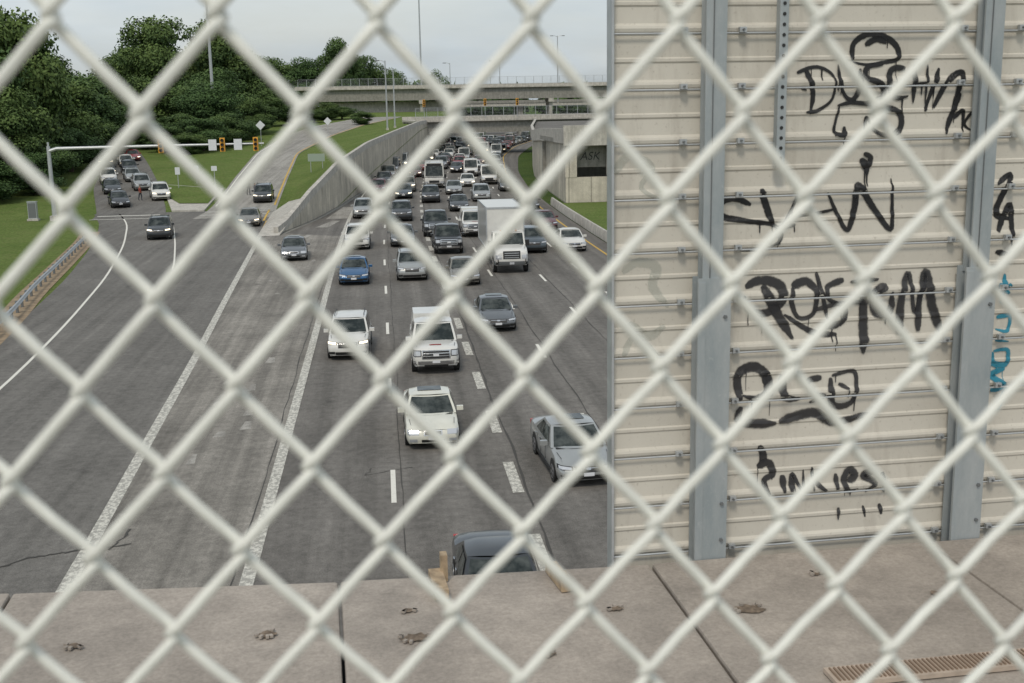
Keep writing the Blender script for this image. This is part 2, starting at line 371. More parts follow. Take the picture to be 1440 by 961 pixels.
# ------------------------------------------------------------------ street furniture
def lamp(x,y,z0,z1,arms=1,name='street_lamp',arm=2.2,r=.13):
    b=MB(); b.tube([(0,0,0),(0,0,z1-z0)],[r,r*.6],M['steel'],8)
    for sgn in ([-1] if arms==1 else [-1,1]):
        b.tube([(0,0,z1-z0-.4),(sgn*arm*.5,0,z1-z0),(sgn*arm,0,z1-z0+.05)],.06,M['steel'],6); b.box((sgn*(arm+.3),0,z1-z0),(.9,.35,.18),M['steeld'])
    b.box((0,0,.2),(.5,.5,.4),M['conc']); obj(name,b.mesh(name),(x,y,z0))
lamp(3.0,230,6.0,19,1,arm=1.2,r=.17); lamp(4.6,238,6.2,17.5,1,arm=.9,r=.17); lamp(55,350,10,29.4,2,arm=1.4,r=.2); lamp(36,333,15,22,1); lamp(22,331,15,21.5,1,arm=1.2)
def mast(x,y,z0,z1):
    b=MB(); b.tube([(0,0,0),(0,0,z1-z0)],[.36,.2],M['steel'],8); b.tube([(.9*math.cos(a),.9*math.sin(a),z1-z0-.5) for a in np.linspace(0,2*math.pi,13)],.06,M['steel'],5)
    for a in np.linspace(0,2*math.pi,7)[:-1]: b.box((1.0*math.cos(a),1.0*math.sin(a),z1-z0-.8),(.4,.4,.5),M['steeld'])
    obj('high_mast_light',b.mesh('hm'),(x,y,z0))
mast(17.0,400,0,50); mast(-32.2,252,6,42)
def signal_head(b,x,y,z,lit=None,s=1.0):
    b.box((x,y,z),(.50*s,.26,1.4*s),M['signy'])
    for k,mm in ((.44,lit or M['black']),(0,M['black']),(-.44,M['black'])):
        b.tube([(x,y-.13,z+k*s),(x,y-.32,z+k*s)],.17*s,M['black'],8,False)
        b.tube([(x,y-.14,z+k*s),(x,y-.20,z+k*s)],.16*s,mm,8)
b=MB(); b.tube([(0,0,0),(0,0,7.5)],[.24,.18],M['steel'],10); b.box((0,0,.25),(.8,.8,.5),M['conc'])
b.tube([(0,0,7.0),(.8,0,7.25),(11,0,7.32),(21.4,0,7.35)],[.19,.17,.13,.08],M['steel'],8)
for x in (11.1,17.25,20.6): signal_head(b,x,-.2,7.3)
for x in (16.25,18.8): b.box((x,-.2,7.3),(.8,.04,1.1),M['sign'])
b.tube([(7.5,0,7.3),(7.5,0,7.75)],.04,M['steel'],5); b.box((7.5,0,7.85),(.3,.2,.2),M['steeld'])
b.tube([(0,0,7.4),(0,0,7.9)],.1,M['steel'],6)
obj('traffic_signal',b.mesh('ts',40),(-32.5,124.6,0))
def bridgesig(x,y,z):
    b=MB(); signal_head(b,0,0,0,None,1.05); b.tube([(0,0,-3.2),(0,0,-.6)],.06,M['steel'],5); obj('traffic_signal',b.mesh('bs'),(x,y,z),sc=1.0)
for x in (11,17.5,24,31): bridgesig(x,249.5+(x-9)*.18,10.9)
def signpost(name,x,y,w,h,zc,diamond=False,posts=1,z=None,mat=None):
    b=MB()
    for px in ([0] if posts==1 else [-w*.35,w*.35]): b.tube([(px,.06,0),(px,.06,zc+h*.3)],.05,M['steel'],5)
    if diamond: b.box((0,0,zc),(w,.03,h),mat or M['sign'],Matrix.Rotation(math.radians(45),3,'Y'))
    else: b.box((0,0,zc),(w,.03,h),mat or M['sign'])
    obj(name,b.mesh(name),(x,y,Hh(y) if z is None else z))
signpost('warning_sign',-19.3,212,1.15,1.15,3.6,True); signpost('warning_sign',-8.6,238,1.1,1.1,2.4,True)
M['signg']=flat('sign_green',(.30,.36,.30),.5)
signpost('guide_sign',-7.4,158,2.2,1.0,1.9,False,2,z=2.4,mat=M['signg']); signpost('road_sign',-24.2,151,.6,.9,2.3); signpost('road_sign',-20.0,153,.7,.6,2.3)
signpost('road_sign',-22.8,157,.6,.6,2.0)
b=MB(); b.box((0,0,.1),(1.1,.8,.2),M['conc']); b.box((0,0,1.05),(.85,.55,1.7),M['steel']); b.box((0,-.28,1.05),(.75,.02,1.5),M['steeld']); b.box((0,0,1.93),(.95,.65,.06),M['steel'])
obj('utility_cabinet',b.mesh('cab'),(-34.8,125.3,0))

# ------------------------------------------------------------------ vehicles
def vehicle(kind,col,lit=False):
    K=dict(
     sedan=dict(L=4.85,W=.91,st=[(0,.66),(.12,.76),(.4,.84),(.8,.90),(1.25,.96),(2.2,.98),(3.3,1.0),(4.15,1.04),(4.6,1.02),(4.8,.95),(4.88,.80)],gh=(1.12,1.98,3.25,4.2),H=1.45,b=.93,wr=.33,lean=.16,hl=(.57,.70),gr=(.50,.66),ax=(.92,3.85)),
     oldsedan=dict(L=4.95,W=.90,st=[(0,.68),(.12,.76),(.4,.83),(.8,.88),(1.3,.94),(2.2,.96),(3.3,.98),(4.2,1.02),(4.7,1.0),(4.85,.93),(4.92,.80)],gh=(1.2,2.0,3.3,4.1),H=1.43,b=.92,wr=.32,lean=.12,hl=(.56,.71),gr=(.53,.69),ax=(.95,3.8)),
     suv=dict(L=4.65,W=.93,st=[(0,.82),(.12,.93),(.4,1.0),(.8,1.05),(1.15,1.10),(2.2,1.1),(3.3,1.1),(4.1,1.1),(4.5,1.08),(4.62,1.0),(4.68,.85)],gh=(1.02,1.80,3.95,4.5),H=1.66,b=1.06,wr=.36,lean=.15,hl=(.74,.88),gr=(.60,.82),ax=(.90,3.65)),
     pickup=dict(L=5.8,W=1.0,st=[(0,1.05),(.1,1.14),(.35,1.18),(.8,1.21),(1.3,1.23),(2.2,1.24),(3.5,1.24),(4.6,1.25),(5.6,1.25),(5.74,1.2),(5.8,1.0)],gh=(1.25,2.0,3.5,3.85),H=1.92,b=1.2,wr=.41,lean=.05,hl=(.84,1.06),gr=(.70,1.08),ax=(1.0,4.65)),
     van=dict(L=5.6,W=1.0,st=[(0,.95),(.1,1.05),(.3,1.12),(.6,1.18),(.9,1.24),(2.2,1.25),(3.5,1.25),(4.6,1.25),(5.4,1.25),(5.55,1.2),(5.6,1.0)],gh=(.75,1.5,5.2,5.5),H=2.3,b=1.2,wr=.36,lean=.10,hl=(.78,.98),gr=(.60,.86),ax=(.95,4.4)),
     bus=dict(L=8.0,W=1.2,st=[(0,1.2),(.08,1.3),(.2,1.36),(.4,1.4),(.6,1.4),(2.2,1.4),(4.5,1.4),(6.6,1.4),(7.8,1.4),(7.95,1.35),(8,1.2)],gh=(.08,.3,7.7,7.9),H=3.0,b=1.36,wr=.45,lean=.03,hl=(.62,.82),gr=(.65,.95),ax=(1.5,6.2)),
     truck=dict(L=3.6,W=1.1,st=[(0,1.35),(.1,1.46),(.4,1.56),(.8,1.62),(1.3,1.70),(1.8,1.74),(2.3,1.74),(2.8,1.74),(3.3,1.74),(3.5,1.7),(3.6,1.5)],gh=(1.35,1.75,3.1,3.4),H=2.5,b=1.68,wr=.5,lean=.06,hl=(.95,1.2),gr=(.95,1.45),ax=(1.1,8.0)))[kind]
    L,W=K['L'],K['W']; b=MB(); pc=P[col]; zb=.20 if kind in('sedan','oldsedan','suv') else .34 if kind!='truck' else .5
    def wf(y): 
        q=min(max(y,0)/.7,1); q2=min(max(L-y,0)/.4,1)
        return W*(.82+.18*math.sqrt(1-(1-q)**2))*(.90+.10*math.sqrt(1-(1-q2)**2))
    nz=K['st'][0][1]
    def lean(z,y):
        f=max(0,1-y/1.0); return f*(K['lean']*max(0,(z-nz*.7)/(nz*.35))**2+.10*max(0,(zb+.2-z)/.2))
    def half(hw,zt,zb):
        h=zt-zb
        return [(0,zt+.015),(.5*hw,zt+.008),(.82*hw,zt-.03),(.95*hw,zt-.09),(.995*hw,zt-.34*h),(hw,zt-.55*h),(.985*hw,zt-.8*h),(.93*hw,zb),(0,zb)]
    rings=[]
    for (y,zt) in K['st']:
        hw=wf(y); hp=half(hw,zt,zb+(.06 if y<.05 or y>L-.1 else 0))
        full=hp+[(-x,z) for x,z in hp[-2:0:-1]]
        rings.append([(x,y+.06+lean(z,y),z) for x,z in full])
    n=len(rings[0]); vs=[p for r in rings for p in r]
    fs=[(i*n+j,(i+1)*n+j,(i+1)*n+(j+1)%n,i*n+(j+1)%n) for i in range(len(rings)-1) for j in range(n)]
    b.add(vs,fs,pc)
    def F(x,z): 
        a=abs(x)/(.82*W)
        if a<=1: y=.06*a*a
        else:
            q=min((abs(x)/W-.82)/.18,1); y=.06+.7*(1-math.sqrt(max(0,1-q*q)))
        return y+lean(z,y)
    hp=half(wf(0),K['st'][0][1],zb+.06)
    b.grid([[(x*t,F(x*t,z),z) for t in (-1,-.7,-.35,0,.35,.7,1)] for x,z in hp[:-1]]+[[(hp[-2][0]*t,F(hp[-2][0]*t,hp[-1][1]),hp[-1][1]-.001) for t in (-1,-.7,-.35,0,.35,.7,1)]],pc)
    b.add(rings[-1],[tuple(range(n))],pc)
    def patch(x0,x1,z0,z1,mat,pr=.012,cols=5,z0b=None,z1b=None):
        rows=[]
        for t in np.linspace(0,1,cols):
            x=x0+(x1-x0)*t; za=z0+((z0b if z0b is not None else z0)-z0)*t; zc=z1+((z1b if z1b is not None else z1)-z1)*t
            ox=pr*(1 if x>0 else -1) if abs(x)>.82*W else 0
            rows.append([(x+ox,F(x,za)-pr,za),(x+ox,F(x,(za+zc)/2)-pr,(za+zc)/2),(x+ox,F(x,zc)-pr,zc)])
        b.grid(rows,mat)
    h0,h1=K['hl']; g0,g1=K['gr']; LM=M['lampon'] if lit else M['lamp']
    if kind in('sedan','suv'):
        for s in(-1,1):
            patch(s*.50*W,s*.965*W,h0,h1-.03,M['black'],.008,6,h0+.04,h1+.02)
            patch(s*.55*W,s*.93*W,h0+.02,h1-.045,LM,.014,6,h0+.05,h1)
            patch(s*.62*W,s*.90*W,zb+.12,zb+.24,M['black'],.010)
        patch(-.46*W,.46*W,g0,g1,M['black'],.010); patch(-.40*W,.40*W,g1-.05,g1-.03,M['chrome'],.016); patch(-.07,.07,g1-.08,g1-.02,M['chrome'],.02)
        patch(-.60*W,.60*W,zb+.08,zb+.22,M['black'],.010)
    elif kind=='oldsedan':
        for s in(-1,1):
            patch(s*.52*W,s*.93*W,h0,h1,LM,.012,6); patch(s*.58*W,s*.84*W,zb+.12,zb+.22,M['lamp'],.012)
        patch(-.34*W,.34*W,g0,g1,M['chrome'],.010); patch(-.30*W,.30*W,g0+.03,g1-.03,M['black'],.016)
        patch(-.42*W,.42*W,zb+.10,zb+.2,M['black'],.010)
    elif kind=='pickup':
        patch(-.60*W,.60*W,g0,g1,M['chrome'],.010)
        for k in range(3): z=g0+.04+k*(g1-g0-.04)/3; patch(-.55*W,.55*W,z,z+(g1-g0)/3-.055,M['black'],.016)
        for s in(-1,1): patch(s*.62*W,s*.95*W,h0-.03,h1+.02,M['black'],.010,6); patch(s*.65*W,s*.92*W,h0,h1-.01,LM,.016,6)
        patch(-.93*W,.93*W,.46,.62,M['chrome'],.03,9); patch(-.5*W,.5*W,.36,.45,M['black'],.012); patch(-.12,.12,.83,.92,M['plate'],.022)
    else:
        patch(-.5*W,.5*W,g0,g1,M['black'],.010)
        for s in(-1,1): patch(s*.58*W,s*.92*W,h0,h1,LM,.012)
        patch(-.9*W,.9*W,zb+.08,zb+.26,M['black'],.02,9)
        if kind=='truck': 
            for k in range(3): z=g0+.07+k*.14; patch(-.42*W,.42*W,z,z+.035,M['steel'],.016)
            patch(-.98*W,.98*W,.55,.80,M['steeld'],.04,9); patch(-.15,.15,.6,.75,M['plate'],.05)
    if kind in ('sedan','oldsedan','pickup'): patch(-.16,.16,zb+.2,zb+.31,M['plate'],.035)
    y0,y1,y2,y3=K['gh']; bz=K['b']; Ht=K['H']
    boxy=kind in('van','bus','truck'); wb=.955*W; wt=(.90 if boxy else .80 if kind in('suv','pickup') else .76)*W
    cv=.20 if not boxy else .12
    def gp(side,u,t):
        hw=wb+(wt-wb)*t**1.15; z=bz-.02+(Ht-.03-bz)*t
        ya=y0+(y1-y0)*t; yb=y3+(y2-y3)*t
        if side=='f': return Vector((u*hw,ya+.06+cv*u*u*(1-.3*t),z))
        if side=='b': return Vector((u*hw,yb-.10*u*u,z))
        s=1 if side=='r' else -1; a=ya+.06+cv*(1-.3*t); c=yb-.10
        bulge=.02*math.sin(math.pi*u); return Vector((s*(hw+bulge),a+(c-a)*u,z))
    us=[-1,-.6,0,.6,1]; ss=[0,.25,.5,.75,1]; ts=[0,.35,.7,1]
    b.grid([[gp('f',u,t) for u in us] for t in ts],pc); b.grid([[gp('b',u,t) for u in us] for t in ts],pc,True)
    b.grid([[gp('r',u,t) for u in ss] for t in ts],pc); b.grid([[gp('l',u,t) for u in ss] for t in ts],pc,True)
    rows=[]
    for k,sv in enumerate(ss):
        row=[]
        for u in us:
            f=gp('f',u,1); bk=gp('b',u,1); p=f+(bk-f)*sv
            if abs(u)==1: p=gp('r' if u>0 else 'l',sv,1)
            edge=.05 if 0<k<4 else 0
            p=Vector((p.x,p.y,p.z+(.03+edge)*(abs(u)<1))); row.append(p)
        rows.append(row)
    b.grid(rows,pc)
    if kind in('sedan','oldsedan') and col in('cream','gray','slate','silver','blue'): 
        sr=[[Vector((gp('f',u,1).x*.6,gp('f',0,1).y+.38+.6*v,Ht+.056-.008*abs(u))) for u in us] for v in (0,.5,1)]; b.grid(sr,M['glass'])
    if kind=='suv':
        for s in(-1,1): b.tube([(s*wt*.9,y1+.5,Ht+.0),(s*wt*.9,y1+.6,Ht+.07),(s*wt*.9,y2-.2,Ht+.07),(s*wt*.9,y2-.1,Ht)],.018,M['black'],5)
    def gpatch(side,u0,u1,t0,t1,o=.010):
        cols=[]
        for u in np.linspace(u0,u1,5):
            r=[]
            for t in np.linspace(t0,t1,4):
                p=gp(side,u,t); d={'f':Vector((0,-1,.5)),'b':Vector((0,1,.5)),'r':Vector((1,0,.25)),'l':Vector((-1,0,.25))}[side]; r.append(p+d*o)
            cols.append(r)
        b.grid(cols,M['glass'])
    gpatch('f',-.90,.90,.06,.93 if not kind=='bus' else .8,.022)
    gpatch('b',-.82,.82,.15,.88,.02)
    b.grid([[p+Vector((0,-.03,.012)),p+Vector((0,-.16,.008))] for p in (gp('f',u,.03) for u in np.linspace(-.86,.86,7))],M['black'],True)
    for s in 'lr':
        if kind in('sedan','oldsedan'): gpatch(s,.10,.47,.14,.86,.018); gpatch(s,.51,.86,.14,.86,.018)
        elif kind=='suv': gpatch(s,.06,.36,.12,.88,.018); gpatch(s,.40,.66,.12,.88,.018); gpatch(s,.70,.93,.18,.85,.018)
        elif kind=='pickup': gpatch(s,.08,.5,.12,.86,.018); gpatch(s,.55,.92,.12,.86,.018)
        elif kind=='van': gpatch(s,.04,.22,.2,.85,.018)
        elif kind=='bus':
            for k in range(6): gpatch(s,.05+.155*k,.05+.155*k+.13,.25,.82,.018)
        else: gpatch(s,.12,.75,.15,.85,.018)
    for s in(-1,1):
        b.box((s*(W+.11),y0+.62,bz+.05),(.22 if not boxy else .28,.12,.15 if not boxy else .4),pc if not boxy else M['black'])
        b.box((s*(W*.985),L/2,zb+.05),(.03,L*.52,.10),M['black'])
        if not boxy:
            for yy in (y1+.1,(y1+y2)/2+.2,y2+.15): b.box((s*(W*.997),yy,zb+(bz-zb)*.55),(.012,.012,(bz-zb)*.62),M['black'])
            for yy in (y1+.95,(y1+y2)/2+1.0): b.box((s*(W+.004),yy,bz-.14),(.02,.16,.03),M['chrome'] if kind!='suv' else pc)
    if not kind=='bus':
        for s in(-1,1): b.tube([(s*.80*W,.45,K['st'][2][1]-.01),(s*.84*W,1.0,K['st'][3][1]-.02)],.008,M['black'],4)
    b.box((0,L-.01+.06,.75 if zb<.3 else .9),(.5,.02,.14),M['plate'])
    for s in(-1,1): b.box((s*.78*W,L+.0,K['st'][-2][1]-.14),(.3*W,.16,.16),M['redl'])
    wr=K['wr']
    for ay in K['ax']:
        for s in(-1,1):
            if ay<L:
                fan=[(s*(W+.004),ay,wr)]+[(s*(W+.004),ay+(wr+.07)*math.cos(a),wr+(wr+.07)*math.sin(a)) for a in np.linspace(-.25,math.pi+.25,15)]
                b.add(fan,[(0,i,i+1) for i in range(1,15)],M['black'])
            b.tube([(s*(W-.22),ay,wr),(s*(W+.015),ay,wr)],wr,M['tyre'],18)
            b.tube([(s*(W-.1),ay,wr),(s*(W+.024),ay,wr)],wr*.66,M['rim'] if kind!='truck' else P['white'],14)
            for k in range(5):
                a=k*2*math.pi/5+.3; b.add([(s*(W+.028),ay+wr*.2*math.cos(a-.35),wr+wr*.2*math.sin(a-.35)),(s*(W+.028),ay+wr*.58*math.cos(a-.22),wr+wr*.58*math.sin(a-.22)),(s*(W+.028),ay+wr*.58*math.cos(a+.22),wr+wr*.58*math.sin(a+.22)),(s*(W+.028),ay+wr*.2*math.cos(a+.35),wr+wr*.2*math.sin(a+.35))],[(0,1,2,3)],M['black'])
    if kind=='pickup':
        if col=='white':
            b.box((0,4.8,1.60),(1.80,1.85,.72),pc,taper=.9)
            b.box((0,4.8,1.6),(1.76,1.5,.4),M['glass'],taper=.93)
            b.box((0,.55,1.225),(.5,.12,.012),M['redl'],taper=.3)
        else: b.box((0,4.8,1.262),(1.7,1.75,.02),M['black'])
    if kind=='truck':
        b.box((0,7.0,2.55),(2.5,6.6,2.7),P['white'])
        for s in(-1,1):
            for z in (1.22,3.88): b.box((s*1.24,7.0,z),(.06,6.64,.10),M['steel'])
            for y in (3.7,10.3): b.box((s*1.24,y,2.55),(.06,.08,2.74),M['steel'])
            b.tube([(s*.88,-.02,.95),(s*.88,.02,.7)],.03,M['black'],5)
        b.box((0,3.69,3.86),(2.5,.04,.12),M['steel']); b.box((0,6.5,.85),(1.0,7.4,.35),M['black'])
        b.tube([(-.85,8.0,.5),(.85,8.0,.5)],.1,M['black'],8)
        for x in (-.5,0,.5): b.box((x,2.0,2.56),(.12,.08,.05),M['amber'])
    if kind=='bus': b.box((0,.33,2.75),(1.7,.1,.3),M['black'])
    me=b.mesh(kind+'_'+col,42)
    bm=bmesh.new(); bm.from_mesh(me); bmesh.ops.remove_doubles(bm,verts=bm.verts,dist=.0008); bmesh.ops.recalc_face_normals(bm,faces=bm.faces); bm.to_mesh(me); bm.free(); me.set_sharp_from_angle(angle=math.radians(42))
    return me
cache={}
NM=dict(sedan='sedan',oldsedan='sedan',suv='suv',pickup='pickup_truck',van='van',bus='shuttle_bus',truck='box_truck')
def place(kind,col,x,y,rz=None,lit=False,hill=False,sc=None):
    k=(kind,col,lit)
    if k not in cache: cache[k]=vehicle(*k)
    if rz is None: rz=-math.atan((CX(y+6)-CX(y-1))/7)
    if sc is None: sc=float(np.interp(y,[55,90,140],[1.0,1.07,1.12]))
    pitch=0; z=.005
    if hill: z=Hh(y)+.022; pitch=math.atan((Hh(y+4)-Hh(y))/4)
    o=obj(NM[kind],cache[k],(x,y,z),rz,sc); o.rotation_euler=(pitch,0,rz)
place('oldsedan','cream',1.6,37.2); place('sedan','silver',5.95,32.6,rz=.05); place('sedan','dark',2.4,22.3)
place('suv','white',-1.45,51.6,lit=True,rz=-.03); place('pickup','white',2.3,48.1); place('sedan','gray',5.85,56.7)
place('sedan','blue',-1.5,73.6); place('suv','silver',2.2,74.6); place('sedan','tan',5.4,71.8)
place('truck','white',8.85,76.5); place('pickup','black',5.4,87.4); place('pickup','dark',5.1,99); place('suv','white',-1.5,91.8)
place('sedan','gray',2.1,92.7); place('suv','dark',2.5,113); place('pickup','white',8.3,98); place('sedan','white',14.75,86.4)
place('suv','slate',11.7,86.3); place('sedan','maroon',14.9,101.5); place('sedan','dark',8.7,121.6); place('suv','black',6.3,133); place('bus','white',7.9,155.8)
place('suv','silver',12.1,133); place('suv','silver',-1.2,117); place('sedan','slate',3.4,139.8,lit=True); place('sedan','silver',9.7,144)
place('sedan','black',15.9,120); place('sedan','white',12.4,157,lit=True); place('van','white',15.6,160); place('van','white',14.6,178)
lanes=[-1.8,1.8,5.3,8.5,11.6,14.7]; r2=random.Random(3)
occ=[(3.4,139.8),(7.9,155.8),(7.9,162),(12.4,157),(15.6,160),(14.6,178),(9.7,144),(12.1,133)]
for li,lo in enumerate(lanes):
    y=150+r2.uniform(-6,5)
    while y<330:
        x=CX(y)+lo+r2.uniform(-.3,.3)
        if all((x-a)**2*9+(y-c)**2>81 for a,c in occ):
            place(r2.choice(['sedan','suv','sedan','suv','pickup','van'] if y>170 else ['sedan','suv']),r2.choice(['white','silver','gray','black','dark','red','white','slate','tan','maroon','black']),x,y,lit=r2.random()<.3)
        y+=r2.uniform(9.5,20) if y<230 else r2.uniform(7,11)
place('suv','dark',-18.5,103.2,rz=math.radians(6),lit=True); place('oldsedan','gray',-6.0,86.3,rz=math.radians(3)); place('sedan','tan',-11.8,112,rz=math.radians(3),lit=True)
place('suv','black',-12.6,135.5,rz=math.radians(1),hill=True,lit=True)
place('sedan','black',-27.9,134.5,rz=math.radians(16),hill=True); place('suv','white',-24.4,139.9,rz=math.radians(14),hill=True,lit=True); 
for x,y,k,c in ((-31.3,147,'sedan','dark'),(-28.3,150,'suv','silver'),(-31.3,160,'sedan','silver'),(-34.0,158,'suv','white'),(-33.4,169,'suv','black'),(-36.2,168,'sedan','dark'),(-36,180,'sedan','white'),(-39,180,'suv','gray'),(-39.6,190,'suv','dark'),(-36.6,188.5,'sedan','red')):
    place(k,c,x,y,rz=math.radians(15),hill=True,lit=(x<-36))

# ------------------------------------------------------------------ people
def person(x,y,z,shirt,step=.12,rz=0):
    V=[(0,0,.95),(0,0,1.2),(0,0,1.42),(0,-.01,1.52),(0,-.02,1.62),(0,-.02,1.72), (.1,0,.9),(.12,-step,.5),(.12,-step*.6,.09),(.12,-step*.6-.16,.05), (-.1,0,.9),(-.12,step,.5),(-.12,step*1.9,.12),(-.12,step*1.9-.15,.05),
       (.19,0,1.40),(.25,.04,1.13),(.25,-.08,.90),(.25,-.11,.82), (-.19,0,1.40),(-.25,-.04,1.13),(-.25,-.14,.92),(-.25,-.17,.84)]
    E=[(0,1),(1,2),(2,3),(3,4),(4,5),(0,6),(6,7),(7,8),(8,9),(0,10),(10,11),(11,12),(12,13),(2,14),(14,15),(15,16),(16,17),(2,18),(18,19),(19,20),(20,21)]
    R=[.15,.14,.14,.06,.10,.085,.095,.065,.045,.035,.095,.065,.045,.035,.065,.045,.033,.03,.065,.045,.033,.03]
    me=D.meshes.new('p'); me.from_pydata(V,E,[]); o=obj('pedestrian',me); o.modifiers.new('s','SKIN'); o.modifiers.new('u','SUBSURF').levels=1
    for i,sv in enumerate(me.skin_vertices[0].data): sv.radius=(R[i],R[i]*.8 if i<3 else R[i]); sv.use_root=(i==0)
    dg=bpy.context.evaluated_depsgraph_get(); m2=D.meshes.new_from_object(o.evaluated_get(dg)); D.objects.remove(o)
    for mm in (M['pants'],shirt,M['skin'],M['hair'],M['black']): m2.materials.append(mm)
    for p in m2.polygons:
        c=p.center; k=1
        if c.z<.95 and abs(c.x)<.2: k=0
        if c.z<.1: k=4
        if c.z>1.47 or (abs(c.x)>.2 and c.z<1.1): k=2
        if c.z>1.70 or (c.z>1.58 and c.y>0.02): k=3
        p.material_index=k; p.use_smooth=True
    obj('pedestrian',m2,(x,y,z),rz)
person(-14.9,143.5,Hh(143.5)+.02,M['shirt'],.12,.4); person(-27.0,141,Hh(141)+.02,M['shirt2'],.1,1.2); person(-13.9,141,Hh(141)+.02,M['shirt'],.05,2)

# ------------------------------------------------------------------ trees
m,nt,b_=newmat('foliage'); at=nt.nodes.new('ShaderNodeAttribute'); at.attribute_name='tint_shade'; oi=nt.nodes.new('ShaderNodeObjectInfo')
sx=nt.nodes.new('ShaderNodeSeparateXYZ'); nt.links.new(at.outputs['Color'],sx.inputs[0])
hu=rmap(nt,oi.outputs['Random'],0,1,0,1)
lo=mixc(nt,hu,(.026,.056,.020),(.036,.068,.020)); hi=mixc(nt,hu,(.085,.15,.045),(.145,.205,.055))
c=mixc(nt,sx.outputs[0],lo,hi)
nt.links.new(c,b_.inputs['Base Color']); b_.inputs['Roughness'].default_value=.7; b_.inputs['Specular IOR Level'].default_value=.25
M['leaf']=m
def tree_mesh(seed,nl=38,leaves=500,ls=.42,elong=1.15):
    r=np.random.default_rng(seed); lob=[]
    for i in range(nl):
        while True:
            p=r.uniform(-1,1,3)
            if .12<(p**2).sum()<1: break
        c=np.array([p[0]*3.6,p[1]*3.6,6.6+p[2]*4.4*elong]); lob.append((c,r.uniform(1.0,2.0)*(1-.2*max(0,p[2]))))
    zmax=max(c[2]+rad*.8 for c,rad in lob); rmax=np.percentile([math.hypot(c[0],c[1])+rad for c,rad in lob],85)
    kz=12.0/zmax; kr=5.0/rmax; lob=[(np.array([c[0]*kr,c[1]*kr,c[2]*kz]),rad*kr) for c,rad in lob]
    b=MB(); b.tube([(0,0,-.5),(.1,.05,2),(.0,.1,5),(.2,0,8)],[.42,.33,.24,.12],M['bark'],8)
    for i,(c,rad) in enumerate(lob[:9]): q=c*.9; b.tube([(0,0,2.2+.4*i),(q[0]*.5,q[1]*.5,(2.2+.4*i+q[2])/2+.3),tuple(q)],[.13,.09,.03],M['bark'],5,False)
    nb=len(b.v); V=[];T=[]
    for c,rad in lob:
        k=int(leaves*(rad/1.6)**2); d=r.normal(size=(k,3)); d/=np.linalg.norm(d,axis=1)[:,None]
        rr=rad*r.uniform(.55,1.15,k)[:,None]; pos=c+d*rr*np.array([1.1,1.1,.8])
        nrm=d+r.normal(size=(k,3))*.55+np.array([0,0,.35]); nrm/=np.linalg.norm(nrm,axis=1)[:,None]
        a=np.cross(nrm,r.normal(size=(k,3))); a/=np.linalg.norm(a,axis=1)[:,None]; e=np.cross(nrm,a)
        s=(ls*r.uniform(.5,1.15,k))[:,None]
        q=np.stack([pos-a*s*.5,pos-e*s*.3,pos+a*s*.5,pos+e*s*.3],1); V.append(q.reshape(-1,3))
        shade=np.clip(.34+.36*d[:,2]+.25*(rr[:,0]/rad-.8)+r.normal(0,.13,k)+r.uniform(-.16,.18)+.05*(c[2]-7)/3,0,1); T.append(np.repeat(shade,4))  # shading painted into leaf colour: lighter tops, darker inside, plus random tone
    V=np.concatenate(V);T=np.concatenate(T); nq=len(V)//4; nf0=len(b.f)
    vs=b.v+[tuple(v) for v in V]; fs=b.f+[tuple(nb+4*i+j for j in range(4)) for i in range(nq)]
    me=D.meshes.new('tree'); me.from_pydata(vs,[],fs); me.materials.append(M['bark']); me.materials.append(M['leaf'])
    me.polygons.foreach_set('material_index',[0]*nf0+[1]*nq)
    at=me.attributes.new('tint_shade','FLOAT_COLOR','POINT'); col=np.ones((len(vs),4)); col[nb:,0]=T; at.data.foreach_set('color',col.ravel()); me.update(); return me
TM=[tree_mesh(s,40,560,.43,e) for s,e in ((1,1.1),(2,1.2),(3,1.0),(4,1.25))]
def tree(x,y,top,r,k=None,name='oak_tree'):
    z0=Hh(y) if y>130 else 0; 
    if x>5: z0=0
    zs=(top-z0)/12.0; obj(name,TM[k if k is not None else random.randrange(4)],(x,y,z0-.1),random.uniform(0,6.28),(r/5.0,r/5.0,zs))
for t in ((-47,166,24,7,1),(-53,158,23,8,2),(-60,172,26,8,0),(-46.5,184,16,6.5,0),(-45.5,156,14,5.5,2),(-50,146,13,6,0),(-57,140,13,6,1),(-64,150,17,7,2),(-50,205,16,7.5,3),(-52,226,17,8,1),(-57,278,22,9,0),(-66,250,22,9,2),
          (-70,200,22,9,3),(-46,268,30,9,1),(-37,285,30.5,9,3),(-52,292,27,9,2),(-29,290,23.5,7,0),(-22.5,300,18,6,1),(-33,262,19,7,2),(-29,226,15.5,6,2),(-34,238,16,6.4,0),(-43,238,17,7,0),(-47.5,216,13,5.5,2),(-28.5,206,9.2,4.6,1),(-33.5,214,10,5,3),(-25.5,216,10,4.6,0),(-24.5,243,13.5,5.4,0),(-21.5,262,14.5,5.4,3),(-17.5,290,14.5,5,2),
          (-30,400,25.5,8,0),(-21,400,26,8,2),(-11,400,32,8.5,3),(-3,405,26.5,7,1),(3,410,24,7,0),(9,425,22,6,2),(25,450,22.5,5.5,0),(22,455,20,4.5,1),(-10.5,288,11.5,4,0),(-7,292,10.5,3.5,2),(-40,330,24,9,0),(-60,320,26,10,1),(-80,280,28,11,2),(-37,420,27,10,1),(-60,400,28,13,3)): tree(*t)
